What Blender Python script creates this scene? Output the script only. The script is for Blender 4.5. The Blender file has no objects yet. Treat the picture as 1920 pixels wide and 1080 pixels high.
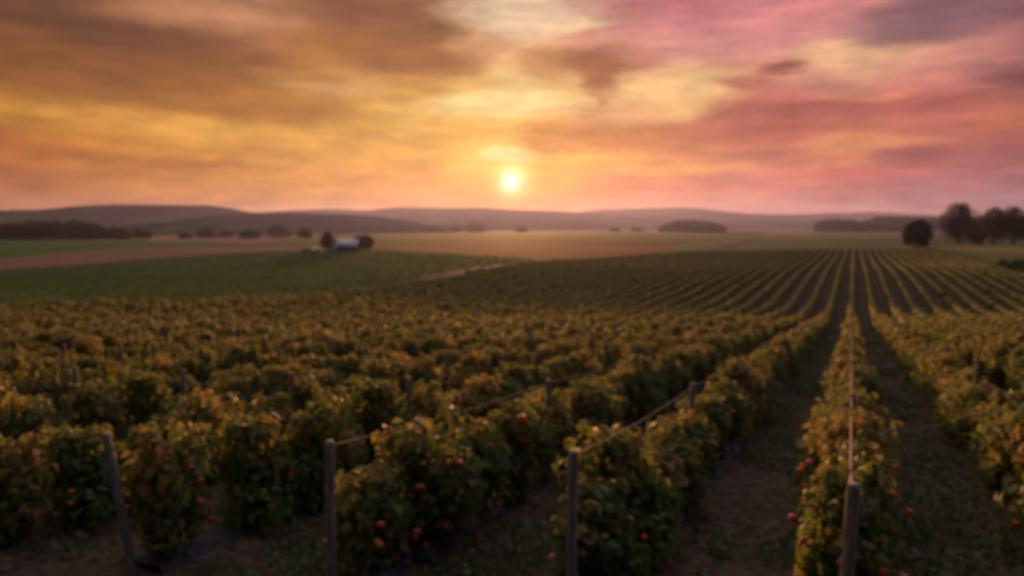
import bpy, math, random
import numpy as np
R = math.radians
sc = bpy.context.scene
COL = sc.collection
rng = np.random.default_rng(7)
random.seed(7)

# ------------------------------------------------------------------ camera
FPX, CX, CY = 1280.0, 960.0, 540.0            # of the 1920 px frame
PITCH = R(5.14)
CAMZ = 2.9
cam_d = bpy.data.cameras.new('camera')
cam = bpy.data.objects.new('camera', cam_d); COL.objects.link(cam)
cam.location = (0, 0, CAMZ)
cam.rotation_euler = (R(90) - PITCH, 0, 0)
cam_d.sensor_width = 36; cam_d.lens = 24
cam_d.clip_start = 0.05; cam_d.clip_end = 40000
cam_d.dof.use_dof = True
cam_d.dof.focus_distance = 0.45               # the whole field lies far beyond the plane of focus
cam_d.dof.aperture_fstop = 7.6
sc.camera = cam
sc.cycles.filter_width = 1.8
sc.cycles.use_denoising = True
sc.cycles.max_bounces = 6
sc.cycles.transparent_max_bounces = 8
sc.cycles.volume_bounces = 1
sc.cycles.sample_clamp_indirect = 4

def project(x, y, z):
    """world -> pixel of the 1920x1080 frame, depth"""
    c, s = math.cos(PITCH), math.sin(PITCH)
    dz = z - CAMZ
    d = y * c - dz * s
    u = y * s + dz * c
    d = np.where(d < 0.05, 0.05, d)
    return CX + FPX * x / d, CY - FPX * u / d, d
def ray(px, py):
    c, s = math.cos(PITCH), math.sin(PITCH)
    a = (px - CX) / FPX; b = (CY - py) / FPX
    v = np.array([a, c + b * s, -s + b * c]); return v / np.linalg.norm(v)
def azel(px, py):
    v = ray(px, py); return math.atan2(v[0], v[1]), math.asin(v[2])

# ------------------------------------------------------------------ colour helpers
def lin(c):
    return tuple(((v / 255) / 12.92 if v / 255 <= .04045 else ((v / 255 + .055) / 1.055) ** 2.4) for v in c)

class NT:
    def __init__(s, tree): s.t = tree; s.n = tree.nodes; s.l = tree.links
    def put(s, v, sock):
        if v is None: return
        if hasattr(v, 'links') or isinstance(v, bpy.types.NodeSocket): s.l.new(v, sock)
        else: sock.default_value = v
    def m(s, op, a, b=None, c=None, clamp=False):
        n = s.n.new('ShaderNodeMath'); n.operation = op; n.use_clamp = clamp
        for i, v in enumerate((a, b, c)): s.put(v, n.inputs[i])
        return n.outputs[0]
    def mix(s, f, a, b, mode='MIX'):
        n = s.n.new('ShaderNodeMix'); n.data_type = 'RGBA'; n.blend_type = mode; n.clamp_factor = True
        s.put(f, n.inputs[0])
        for v, k in ((a, 6), (b, 7)):
            if isinstance(v, (tuple, list)): v = (*v[:3], 1)
            s.put(v, n.inputs[k])
        return n.outputs[2]
    def ramp(s, f, stops, interp='LINEAR'):
        n = s.n.new('ShaderNodeValToRGB'); cr = n.color_ramp; cr.interpolation = interp
        while len(cr.elements) < len(stops): cr.elements.new(0.5)
        for e, (p, c) in zip(cr.elements, stops): e.position = p; e.color = (*c[:3], 1)
        s.put(f, n.inputs[0]); return n.outputs[0]
    def noise(s, vec, scale, detail=2, rough=.5, color=False):
        n = s.n.new('ShaderNodeTexNoise'); s.put(vec, n.inputs['Vector'])
        n.inputs['Scale'].default_value = scale; n.inputs['Detail'].default_value = detail
        n.inputs['Roughness'].default_value = rough
        return n.outputs['Color' if color else 'Fac']
    def vmul(s, vec, v):
        n = s.n.new('ShaderNodeVectorMath'); n.operation = 'MULTIPLY'; s.put(vec, n.inputs[0]); n.inputs[1].default_value = v
        return n.outputs[0]
    def sm(s, v, a, b):
        n = s.n.new('ShaderNodeMapRange'); n.interpolation_type = 'SMOOTHSTEP'
        s.put(v, n.inputs[0]); n.inputs[1].default_value = a; n.inputs[2].default_value = b
        return n.outputs[0]

# ------------------------------------------------------------------ sky
SUN_PX = (958, 340)
SUN_AZ, SUN_EL = azel(*SUN_PX)
GX = [0, 160, 320, 480, 640, 800, 900, 960, 1020, 1120, 1280, 1440, 1600, 1760, 1920]
GY = [0, 50, 100, 150, 200, 250, 300, 350, 392]
GC = [
 [(118,80,60),(130,84,62),(180,130,102),(195,145,120),(150,98,68),(160,102,74),(212,172,150),(232,200,175),(230,198,170),(192,124,126),(196,114,122),(215,140,140),(222,145,140),(165,112,118),(150,105,115)],
 [(122,82,58),(128,84,60),(158,105,76),(190,138,108),(158,106,72),(155,98,65),(222,180,148),(236,200,168),(225,185,158),(214,158,142),(212,140,145),(215,140,145),(200,130,135),(152,112,118),(172,116,120)],
 [(142,94,56),(140,92,58),(148,98,58),(160,105,60),(172,122,60),(165,108,60),(205,145,105),(228,172,128),(214,160,112),(208,148,110),(228,168,145),(222,158,145),(230,185,145),(212,148,132),(198,130,120)],
 [(178,120,50),(172,114,55),(160,105,55),(180,125,60),(215,165,95),(220,165,85),(235,190,115),(245,210,140),(240,195,130),(225,175,125),(240,195,140),(210,135,115),(222,152,132),(205,132,125),(155,100,95)],
 [(205,150,60),(215,160,80),(205,150,70),(190,135,60),(195,145,65),(235,185,100),(245,215,140),(252,225,155),(245,210,145),(235,185,130),(238,185,130),(192,112,102),(178,98,95),(200,122,108),(190,115,95)],
 [(190,125,45),(215,155,65),(225,165,80),(225,170,80),(218,162,75),(235,185,95),(238,180,88),(240,188,90),(218,155,75),(215,138,85),(208,118,100),(202,112,95),(225,145,110),(195,110,90),(178,98,90)],
 [(188,108,50),(198,128,55),(202,138,60),(220,155,75),(225,165,80),(240,175,85),(250,200,100),(252,200,110),(248,195,98),(242,172,95),(230,150,105),(215,130,110),(228,142,110),(190,112,110),(178,108,110)],
 [(208,135,80),(215,145,80),(220,150,80),(222,155,80),(230,160,85),(245,165,92),(252,178,85),(252,190,95),(252,175,88),(248,150,105),(225,135,115),(215,130,125),(212,125,125),(195,125,130),(180,125,130)],
 [(200,138,108),(205,140,105),(210,145,105),(215,150,110),(220,155,110),(240,150,100),(250,148,88),(250,155,80),(250,145,92),(240,150,120),(225,150,135),(215,145,140),(210,145,145),(195,140,145),(180,135,145)],
]
SKY_GAIN = 1.0
def grid_colour(px, py):
    px = min(max(px, 0), 1920); py = min(max(py, 0), 392)
    i = max(0, min(len(GX) - 2, np.searchsorted(GX, px) - 1)); j = max(0, min(len(GY) - 2, np.searchsorted(GY, py) - 1))
    a = (px - GX[i]) / (GX[i + 1] - GX[i]); b = (py - GY[j]) / (GY[j + 1] - GY[j])
    g = lambda r, c: np.array(lin(GC[r][c]))
    return (1 - b) * ((1 - a) * g(j, i) + a * g(j, i + 1)) + b * ((1 - a) * g(j + 1, i) + a * g(j + 1, i + 1))

world = bpy.data.worlds.new("World"); sc.world = world; world.use_nodes = True
w = NT(world.node_tree); w.n.clear()
tc = w.n.new('ShaderNodeTexCoord'); D = tc.outputs['Generated']
Dn = w.n.new('ShaderNodeVectorMath'); Dn.operation = 'NORMALIZE'; w.l.new(D, Dn.inputs[0]); D = Dn.outputs[0]
warp = w.noise(w.vmul(D, (7, 7, 26)), 1.0, 5, .6, True)
sep0 = w.n.new('ShaderNodeSeparateXYZ'); w.l.new(D, sep0.inputs[0])
sw = w.n.new('ShaderNodeSeparateXYZ'); w.l.new(warp, sw.inputs[0])
az0 = w.m('ARCTAN2', sep0.outputs[0], sep0.outputs[1]); el0 = w.m('ARCSINE', sep0.outputs[2])
# wind-torn edges: look the cloud layer up a little off to the side
az = w.m('ADD', az0, w.m('MULTIPLY', w.m('SUBTRACT', sw.outputs[0], .5), .15))
elw = w.m('MULTIPLY', w.m('SUBTRACT', sw.outputs[1], .5), .042)
el = w.m('ADD', el0, w.m('MULTIPLY', elw, w.sm(el0, .0, .10)))
AZ0, AZ1 = -R(60), R(60)
azf = w.m('DIVIDE', w.m('SUBTRACT', az, AZ0), AZ1 - AZ0, clamp=True)
els = [azel(960, y)[1] for y in GY]
col = None
for j in range(len(GY) - 1, -1, -1):          # from the horizon up
    stops = []
    for px in GX:
        a = azel(px, GY[j])[0]
        # pixel row of this azimuth at this elevation
        dx, dy, dz = math.sin(a) * math.cos(els[j]), math.cos(a) * math.cos(els[j]), math.sin(els[j])
        qx, qy, _ = project(dx, dy, dz + CAMZ)
        stops.append(((a - AZ0) / (AZ1 - AZ0), grid_colour(float(qx), float(qy))))
    rc = w.ramp(azf, stops, 'EASE')
    if col is None: col = rc
    else: col = w.mix(w.sm(el, els[j + 1], els[j]), col, rc)
def ellipse(cx, cy, rx, ry, c, k, soft=1.0):
    """a cloud bank or a bright break of its own, centred on a direction of the sky"""
    global col
    a, e = azel(cx, cy)
    sx = math.cos(a) ** 2 * rx / FPX; sy = math.cos(a) * ry / FPX
    u = w.m('DIVIDE', w.m('SUBTRACT', az, a), sx); v = w.m('DIVIDE', w.m('SUBTRACT', el, e), sy)
    d = w.m('ADD', w.m('MULTIPLY', u, u), w.m('MULTIPLY', v, v))
    f = w.m('MULTIPLY', w.m('EXPONENT', w.m('MULTIPLY', w.m('POWER', d, 1.9), -.75 * soft)), k)
    col = w.mix(f, col, lin(c))
for e in [
    (300,128,340,56,(146,94,52),.75),(180,50,210,40,(112,74,56),.75),(690,22,170,44,(138,88,62),.8),(760,108,150,40,(154,98,56),.85),
    (520,206,140,32,(180,124,52),.9),(400,185,130,24,(176,118,54),.6),(400,22,190,34,(194,144,116),.65),(640,166,110,13,(218,168,112),.8),
    (520,140,70,10,(202,146,84),.6),(330,236,150,18,(232,178,92),.75),(120,212,150,12,(224,164,84),.7),(480,262,160,18,(226,172,88),.5),
    (300,302,190,9,(188,122,58),.8),(60,288,120,16,(184,112,48),.5),(655,258,50,8,(194,148,76),.8),(800,178,62,20,(194,142,70),.85),
    (985,28,120,44,(236,206,174),.7),(1095,46,62,11,(242,208,166),.9),(900,88,60,16,(226,176,132),.5),(950,196,120,24,(252,224,162),.7),
    (1140,112,76,20,(152,92,66),.95),(1122,150,36,34,(166,100,68),.9),(1118,180,14,22,(196,128,88),.7),(1030,122,42,20,(190,132,88),.7),(1200,100,40,12,(190,126,100),.6),
    (1350,70,210,32,(214,142,144),.55),(1240,170,110,20,(244,200,142),.7),(1290,208,46,12,(246,200,130),.7),(1090,215,120,11,(226,170,128),.6),
    (1462,124,48,9,(146,78,80),.95),(1385,152,48,14,(184,108,94),.8),(1590,96,110,20,(236,192,146),.8),(1500,30,110,24,(216,140,142),.4),
    (1720,34,140,34,(150,108,116),.8),(1700,75,80,14,(152,108,112),.6),(1925,148,80,14,(134,84,86),.85),(1880,50,60,10,(196,128,124),.5),
    (960,292,46,15,(255,238,182),.8),(1150,258,180,22,(212,136,80),.85),(1560,206,250,22,(176,94,92),.85),(1420,240,150,22,(190,104,92),.7),(1620,180,90,8,(222,150,116),.6),
    (1620,266,150,18,(234,154,108),.85),(1540,300,60,10,(234,146,108),.6),(1220,318,190,13,(246,176,98),.7),(1060,300,70,12,(252,196,100),.6),
    (1770,292,150,16,(178,104,106),.7),(1640,322,170,7,(228,118,108),.7),(1880,226,80,10,(214,128,92),.6),(870,252,90,9,(236,170,80),.6),(930,232,60,9,(244,196,110),.6)]:
    ellipse(*e)
puff = w.noise(w.vmul(D, (13, 13, 44)), 1.0, 5, .6)
col = w.mix(1.0, col, w.ramp(puff, [(.30, (.78, .75, .76)), (.5, (1, 1, 1)), (.70, (1.24, 1.21, 1.15))]), 'MULTIPLY')
streak = w.noise(w.vmul(D, (5, 5, 42)), 1.0, 5, .6)
col = w.mix(1.0, col, w.ramp(streak, [(.25, (.80, .79, .80)), (.5, (1, 1, 1)), (.75, (1.17, 1.15, 1.12))]), 'MULTIPLY')
# unseen sky, brightened overhead and darkened behind to shape the foreground light
col = w.mix(w.sm(el0, R(18), R(50)), col, lin((204, 203, 222)))
col = w.mix(w.sm(w.m('ABSOLUTE', az0), R(60), R(130)), col, lin((66, 68, 84)))
col = w.mix(w.sm(az0, R(2), R(-28)), col, w.mix(1.0, col, (1.0, .93, .76), 'MULTIPLY'))
gmm = w.n.new('ShaderNodeGamma'); w.l.new(col, gmm.inputs[0]); gmm.inputs[1].default_value = 1.15; col = gmm.outputs[0]
# glow round the sun
sd = (math.sin(SUN_AZ) * math.cos(SUN_EL), math.cos(SUN_AZ) * math.cos(SUN_EL), math.sin(SUN_EL))
dt = w.n.new('ShaderNodeVectorMath'); dt.operation = 'DOT_PRODUCT'; w.l.new(D, dt.inputs[0]); dt.inputs[1].default_value = sd
ang = w.m('ARCCOSINE', w.m('MINIMUM', dt.outputs['Value'], 1.0))
def glow(c, k, rad, pw=1.5):
    global col
    f = w.m('MULTIPLY', w.m('EXPONENT', w.m('MULTIPLY', w.m('POWER', w.m('DIVIDE', ang, R(rad)), pw), -1)), k)
    n = w.n.new('ShaderNodeVectorMath'); n.operation = 'SCALE'; n.inputs[0].default_value = c; w.l.new(f, n.inputs['Scale'])
    a = w.n.new('ShaderNodeVectorMath'); a.operation = 'ADD'; w.l.new(col, a.inputs[0]); w.l.new(n.outputs[0], a.inputs[1])
    col = a.outputs[0]
glow((1, .68, .60), 3.2, .52, 1.1)
glow((1, .46, .06), .34, 1.7)
glow((1, .30, .04), .06, 5)
bg = w.n.new('ShaderNodeBackground'); w.l.new(col, bg.inputs[0]); bg.inputs[1].default_value = SKY_GAIN
sky = w.n.new('ShaderNodeTexSky'); sky.sky_type = 'NISHITA'; sky.sun_disc = False
sky.sun_elevation = SUN_EL; sky.sun_rotation = SUN_AZ; sky.dust_density = 3
bg2 = w.n.new('ShaderNodeBackground'); w.l.new(sky.outputs[0], bg2.inputs[0]); bg2.inputs[1].default_value = 0.05
mx = w.n.new('ShaderNodeMixShader'); mx.inputs[0].default_value = .08
w.l.new(bg.outputs[0], mx.inputs[1]); w.l.new(bg2.outputs[0], mx.inputs[2])
wo = w.n.new('ShaderNodeOutputWorld'); w.l.new(mx.outputs[0], wo.inputs[0])
world.cycles.sampling_method = 'MANUAL'; world.cycles.sample_map_resolution = 1024

sun_d = bpy.data.lights.new('sun', 'SUN'); sun_d.energy = 5.0; sun_d.angle = R(1.2); sun_d.color = (1, .44, .16)
sun = bpy.data.objects.new('sun', sun_d); COL.objects.link(sun)
from mathutils import Vector
sun.rotation_euler = Vector(sd).to_track_quat('Z', 'Y').to_euler()
sun.location = (0, 0, 60)
sc.view_settings.view_transform = 'Standard'; sc.view_settings.look = 'None'
sc.view_settings.exposure = 0; sc.view_settings.gamma = 1

# ------------------------------------------------------------------ tagging and linking
def tag(o, label=None, cat=None, group=None, kind=None):
    for k, v in (('label', label), ('category', cat), ('group', group), ('kind', kind)):
        if v: o[k] = v
    return o
def mesh_np(name, V, F, mats=(), attr=None, smooth=False):
    """V (n,3), F (m,k) all faces the same size"""
    me = bpy.data.meshes.new(name)
    V = np.asarray(V, dtype=np.float32); F = np.asarray(F, dtype=np.int32)
    me.vertices.add(len(V)); me.vertices.foreach_set('co', V.ravel())
    k = F.shape[1]
    me.loops.add(F.size); me.loops.foreach_set('vertex_index', F.ravel())
    me.polygons.add(len(F)); me.polygons.foreach_set('loop_start', np.arange(0, F.size, k, dtype=np.int32))
    me.polygons.foreach_set('loop_total', np.full(len(F), k, dtype=np.int32))
    if smooth: me.polygons.foreach_set('use_smooth', np.ones(len(F), dtype=bool))
    if attr is not None:
        for an, av in attr.items():
            if av.ndim == 1:
                a = me.attributes.new(an, 'FLOAT', 'POINT'); a.data.foreach_set('value', av.astype(np.float32))
            else:
                a = me.attributes.new(an, 'FLOAT_COLOR', 'POINT')
                a.data.foreach_set('color', np.hstack([av, np.ones((len(av), 1))]).astype(np.float32).ravel())
    for m in mats: me.materials.append(m)
    me.update(calc_edges=True); me.validate()
    return me
def link(name, me, parent=None, loc=(0, 0, 0), rotz=0):
    o = bpy.data.objects.new(name, me); COL.objects.link(o)
    if parent: o.parent = parent
    o.location = loc; o.rotation_euler = (0, 0, rotz); return o

# ------------------------------------------------------------------ terrain
ROWA = math.atan(643 * math.cos(PITCH) / FPX)      # heading of the crop rows
RD = np.array([math.sin(ROWA), math.cos(ROWA)]); RN = np.array([math.cos(ROWA), -math.sin(ROWA)])
W_ROW = 2.0; U0 = 0.05
DR = np.array([(-400,-6),(-40,1.2),(0,2.80),(5,3.18),(14.5,4.12),(30,5.75),(45,7.3),(57,8.6),(72,9.25),(88,8.75),(106,8.25),(122,7.98),(150,8.45),(191,8.26),(220,7.7),(250,7.8),(330,8.3),(600,9.6),(1000,10.6),(1600,12),(2500,13),(6000,16),(14000,30)])
DL = np.array([(-400,-6),(-40,1.2),(0,2.80),(5,3.18),(14.5,4.12),(30,5.75),(45,7.2),(54,7.75),(70,8.2),(100,9.1),(160,10.0),(215,10.0),(260,9.65),(350,9.6),(500,9.6),(800,10.4),(1000,10.8),(1600,12.2),(2500,13),(6000,16),(14000,30)])
def smooth_interp(t, P):
    # softened kinks: average of a few shifted look-ups
    s = np.zeros_like(t, dtype=float)
    for k in (-1, -.5, 0, .5, 1): s += np.interp(t * (1 + .07 * k) , P[:, 0], P[:, 1])
    return s / 5
def vnoise(x, y, seed=0):
    """cheap smooth noise from a few sines"""
    r = np.random.default_rng(seed); s = 0
    for i in range(6):
        a = r.uniform(0, 2 * math.pi); f = r.uniform(.6, 1.6); p = r.uniform(0, 6.28)
        s = s + np.sin((x * math.cos(a) + y * math.sin(a)) * f + p + .8 * np.sin((x * math.sin(a) - y * math.cos(a)) * f * .7 + p * 2))
    return s / 6
def height(x, y):
    x = np.asarray(x, float); y = np.asarray(y, float)
    t = y
    q = x / np.maximum(y, 30)
    wr = np.clip((q + .42) / .42, 0, 1); wr = wr * wr * (3 - 2 * wr)
    d = smooth_interp(t, DR) * wr + smooth_interp(t, DL) * (1 - wr)
    z = CAMZ - d
    amp = np.clip((y - 60) / 200, 0, 1)
    z = z + amp * .35 * vnoise(x / 60, y / 60, 1)
    return z
def unproject(px, py):
    v = ray(px, py); t = np.geomspace(1.5, 12000, 6000)
    P = v[None] * t[:, None] + np.array([0, 0, CAMZ])
    below = P[:, 2] < height(P[:, 0], P[:, 1])
    i = int(np.argmax(below)) if below.any() else len(t) - 1
    p = P[i]; return np.array([p[0], p[1], float(height(p[0], p[1]))])
def at(px, dist):
    """ground point at a lateral pixel column and a given depth"""
    x = (px - CX) / FPX * dist
    return np.array([x, dist, float(height(x, dist))])

def inpoly(px, py, poly):
    inside = np.zeros(np.shape(px), bool); n = len(poly); j = n - 1
    for i in range(n):
        xi, yi = poly[i]; xj, yj = poly[j]
        if yi != yj:
            c = ((yi > py) != (yj > py)) & (px < (xj - xi) * (py - yi) / (yj - yi) + xi)
            inside ^= c
        j = i
    return inside
# fields, traced on the ground: corners as directions from the view point that are dropped onto the terrain
CROP = [(-900,618),(-200,587),(0,585),(350,580),(620,565),(760,540),(900,511),(1010,494),(1100,489),(1300,474),(1700,466),(1758,468),(1930,524),(2100,575),(3200,900),(3200,9000),(-4000,9000),(-4000,700)]
GREEN1 = [(-900,600),(-200,574),(0,571),(350,566),(620,550),(760,526),(900,500),(1000,491),(1000,486),(820,476),(690,470),(520,471),(380,478),(0,508),(-400,530),(-900,560)]

yv = np.concatenate([-np.geomspace(70, 1, 25), np.linspace(-.8, 3, 12), np.geomspace(3.1, 500, 420), np.geomspace(508, 7400, 150)])
nx = 720
tx = np.linspace(-1, 1, nx); tx = np.sign(tx) * (0.75 * np.abs(tx) + .25 * np.abs(tx) ** 3)
XX = tx[None] * (16 + 1.05 * np.abs(yv))[:, None] ; YY = np.repeat(yv[:, None], nx, 1)
XX = np.where(np.abs(tx)[None] > .985, XX * 6, XX)
ZZ = height(XX, YY)
uu = XX * RN[0] + YY * RN[1]
near = np.clip((60 - np.abs(YY)) / 30, 0, 1) * np.clip((90 - np.abs(XX)) / 30, 0, 1)
fur = np.cos((uu - U0) / W_ROW * 2 * math.pi)
ZN = near * (.06 * fur + .045 * vnoise(XX * 2.2, YY * 2.2, 3) + .022 * vnoise(XX * 6, YY * 6, 4) + .015 * vnoise(XX * 15, YY * 15, 5))
px, py, dd = project(XX, YY, ZZ)
wob = 1 + .0 * px
C = np.zeros((len(yv), nx, 3))
def setc(mask, c): C[mask] = c
SOIL = (.135, .092, .064)
C[:] = (.055, .085, .03)                              # far meadow
soilmask = inpoly(px, py, CROP) | (YY < 2)
def band(poly, c): setc(inpoly(px, py, poly) & (YY > 40), c)
# far plain, from the back to the front
band([(-900,470),(-900,432),(300,430),(300,455),(0,458)], (.075, .10, .05))
band([(280,436),(480,438),(560,446),(480,456),(280,452)], (.22, .14, .09))
band([(240,424),(560,424),(620,444),(240,438)], (.085, .115, .06))
band([(-900,455),(0,450),(330,455),(400,462),(230,466),(0,482),(-900,520)], (.045, .105, .030))
band([(-900,520),(0,484),(120,473),(230,467),(390,462),(600,466),(640,474),(520,471),(380,478),(200,494),(0,509),(-900,560)], (.16, .105, .068))
band([(380,478),(520,471),(690,470),(860,476),(1080,487),(900,500),(760,526),(620,550),(350,566),(0,571),(-900,600),(-900,560),(0,509),(200,494)], (.070, .110, .030))
band([(0,509),(200,494),(380,478),(520,471),(690,471),(690,478),(450,490),(180,520),(0,530),(-900,566),(-900,560)], (.035, .095, .038))
band([(600,466),(700,450),(900,446),(1250,444),(1400,444),(1250,462),(1000,462),(760,466)], (.055, .07, .025))
band([(700,462),(1000,460),(1300,460),(1230,474),(1080,484),(860,476)], (.16, .072, .035))
band([(820,455),(1150,452),(1380,456),(1230,463),(1000,460),(820,461)], (.06, .04, .025))
band([(1240,462),(1420,444),(1700,440),(1740,462),(1700,466),(1300,472)], (.065, .105, .05))
band([(1450,430),(1760,430),(1760,444),(1420,447)], (.11, .12, .06))
band([(1340,462),(1425,447),(1440,449),(1370,466)], (.05, .05, .03))
band([(1752,462),(1990,460),(2600,470),(2600,560),(1920,500),(1790,470)], (.17, .145, .045))
band([(1745,462),(1772,465),(1850,482),(1925,496),(2200,540),(2200,600),(1930,528),(1758,470)], (.11, .14, .03))
path = [(-900,618),(-200,587),(0,585),(350,582),(620,569),(760,544),(900,514),(1010,495),(1010,490),(900,500),(760,526),(620,550),(350,566),(0,571),(-200,574),(-900,600)]
band(path, (.105, .066, .045))
C[soilmask] = SOIL
n1 = 1.2 * vnoise(XX / 22, YY / 9, 18) + vnoise(XX / 2.5, YY / 2.5, 8) + .7 * vnoise(XX / .7, YY / .7, 9)
far = ~soilmask
C[far] *= 1.35 * (1 + .16 * n1[far])[:, None]
n2 = vnoise(XX * 1.1, YY * 1.1, 11) + .8 * vnoise(XX * 4.5, YY * 4.5, 12)
grass = np.clip(n2 * 1.4 + .35 * (-fur) * 0 + np.where(np.abs(fur + .9) < .35, .35, -.1) + np.clip((YY - 42) / 20, 0, .7), 0, 1) * soilmask
verts = np.stack([XX, YY, ZZ + ZN], -1).reshape(-1, 3)
ii = np.arange(len(yv) * nx).reshape(len(yv), nx)
faces = np.stack([ii[:-1, :-1], ii[:-1, 1:], ii[1:, 1:], ii[1:, :-1]], -1).reshape(-1, 4)

def new_mat(name):
    m = bpy.data.materials.new(name); m.use_nodes = True; t = NT(m.node_tree)
    p = m.node_tree.nodes['Principled BSDF']; return m, t, p
m_ground, t, p = new_mat('ground')
at_ = t.n.new('ShaderNodeAttribute'); at_.attribute_name = 'field_colour'
ag = t.n.new('ShaderNodeAttribute'); ag.attribute_name = 'grass'
geo = t.n.new('ShaderNodeNewGeometry')
fine = t.noise(geo.outputs['Position'], 9, 6, .65)
c = t.mix(1, at_.outputs['Color'], t.ramp(fine, [(.34, (.40, .40, .40)), (.66, (1.7, 1.6, 1.55))]), 'MULTIPLY')
gm = t.m('MULTIPLY', ag.outputs['Fac'], t.sm(t.noise(geo.outputs['Position'], 3.3, 4, .6), .4, .6))
c = t.mix(gm, c, (.045, .065, .02))
t.l.new(c, p.inputs['Base Color']); p.inputs['Roughness'].default_value = .95; p.inputs['Specular IOR Level'].default_value = .02
b = t.n.new('ShaderNodeBump'); b.inputs['Strength'].default_value = .6; b.inputs['Distance'].default_value = .12
t.l.new(fine, b.inputs['Height']); t.l.new(b.outputs[0], p.inputs['Normal'])
ground = link('ground', mesh_np('ground', verts, faces, [m_ground], {'field_colour': C.reshape(-1, 3), 'grass': grass.ravel()}, True))
tag(ground, kind='structure')

# ------------------------------------------------------------------ materials
def leaf_material(name, stops, trans=.35, rough=.45, objvar=.20, sheen=.35, spec=.35):
    m, t, p = new_mat(name)
    a = t.n.new('ShaderNodeAttribute'); a.attribute_name = 'tint'
    oi = t.n.new('ShaderNodeObjectInfo')
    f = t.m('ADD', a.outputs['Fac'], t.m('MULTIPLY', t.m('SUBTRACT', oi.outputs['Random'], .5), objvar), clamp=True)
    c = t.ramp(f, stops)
    t.l.new(c, p.inputs['Base Color']); p.inputs['Roughness'].default_value = rough
    p.inputs['Specular IOR Level'].default_value = spec
    p.inputs['Sheen Weight'].default_value = sheen; p.inputs['Sheen Roughness'].default_value = .4; p.inputs['Sheen Tint'].default_value = (1, .8, .5, 1)
    tr = t.n.new('ShaderNodeBsdfTranslucent'); t.l.new(t.mix(.5, c, (.34, .36, .06), 'MIX'), tr.inputs[0])
    ms = t.n.new('ShaderNodeMixShader'); ms.inputs[0].default_value = trans
    t.l.new(p.outputs[0], ms.inputs[1]); t.l.new(tr.outputs[0], ms.inputs[2])
    t.l.new(ms.outputs[0], t.n['Material Output'].inputs[0]); return m
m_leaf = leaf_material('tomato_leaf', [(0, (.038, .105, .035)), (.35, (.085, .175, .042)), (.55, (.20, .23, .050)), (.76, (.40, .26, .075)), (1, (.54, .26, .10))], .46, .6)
m_leaf_far = leaf_material('distant_crop_leaf', [(0, (.035, .085, .028)), (.35, (.085, .145, .035)), (.6, (.19, .19, .045)), (1, (.38, .25, .07))], .38, .75, sheen=.12, spec=.12)
m_tree = leaf_material('tree_leaf', [(0, (.016, .028, .014)), (.5, (.028, .045, .02)), (1, (.05, .07, .03))], .06, .8, sheen=0, spec=.1)
m_wood_far = leaf_material('woodland', [(0, (.018, .034, .030)), (1, (.038, .058, .045))], .1, .8, sheen=0, spec=.05)
m_hedge = leaf_material('green_bush', [(0, (.05, .12, .04)), (1, (.13, .21, .06))], .2, .6, sheen=.2)
def plain(name, c, rough=.8, bump=0, scale=20, var=.25, stretch=(1, 1, 1), metal=0):
    m, t, p = new_mat(name)
    g = t.n.new('ShaderNodeTexCoord').outputs['Object']
    n = t.noise(t.vmul(g, stretch), scale, 5, .6)
    cc = t.mix(1, c, t.ramp(n, [(.3, (1 - var,) * 3), (.7, (1 + var,) * 3)]), 'MULTIPLY')
    t.l.new(cc, p.inputs['Base Color']); p.inputs['Roughness'].default_value = rough; p.inputs['Metallic'].default_value = metal
    if rough > .93: p.inputs['Specular IOR Level'].default_value = 0
    if bump:
        b = t.n.new('ShaderNodeBump'); b.inputs['Strength'].default_value = bump; b.inputs['Distance'].default_value = .01
        t.l.new(n, b.inputs['Height']); t.l.new(b.outputs[0], p.inputs['Normal'])
    return m
m_post = plain('weathered_wood', (.27, .235, .20), .85, .8, 14, .45, (3, 3, .4))
m_twine = plain('twine', (.22, .13, .085), .8, .5, 30, .3)
m_stem = plain('stem', (.06, .075, .03), .7)
m_bark = plain('bark', (.06, .045, .035), .9, .5, 6)
m_tom = [plain('ripe_tomato', (.56, .075, .025), .6, 0, 8, .15), plain('orange_tomato', (.75, .20, .03), .6, 0, 8, .15)]
m_film = plain('mulch_film', (.05, .052, .066), .8, .6, 5, .8)
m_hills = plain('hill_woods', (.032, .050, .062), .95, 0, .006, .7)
m_red = plain('barn_red', (.36, .06, .045), .7, .3, 3, .15, (6, 1, .5))
m_white = plain('white_boards', (.6, .6, .62), .8, .3, 3, .1)
m_roof = plain('metal_roof', (.56, .60, .70), .65, .2, 2, .08, (6, 1, 1), .2)
m_dark = plain('dark_opening', (.02, .018, .018), .8)

# ------------------------------------------------------------------ leaves in numpy
def leaves(P, N, size, r, fold=.25, asp=.62):
    """folded leaf blades at points P, facing N; returns V, F(quad), tint index per vertex"""
    n = len(P); N = N / (np.linalg.norm(N, axis=1, keepdims=True) + 1e-9)
    A = r.normal(size=(n, 3)); A[:, 2] -= .4
    T = A - (A * N).sum(1, keepdims=True) * N; T /= np.linalg.norm(T, axis=1, keepdims=True) + 1e-9
    B = np.cross(N, T); L = (size * r.uniform(.65, 1.35, n))[:, None] if np.isscalar(size) else size[:, None]
    Wd = L * asp
    base = P - T * L * .5; tip = P + T * L * .5 - N * L * .18
    l = P - B * Wd * .5 + N * L * fold * .4; rr = P + B * Wd * .5 + N * L * fold * .4
    mid = P + T * L * .02
    V = np.stack([base, rr, tip, l, mid], 1).reshape(-1, 3)
    o = (np.arange(n) * 5)[:, None]
    F = np.concatenate([o + np.array([[0, 1, 4]]), o + np.array([[1, 2, 4]]), o + np.array([[2, 3, 4]]), o + np.array([[3, 0, 4]])])
    return V, F
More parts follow.
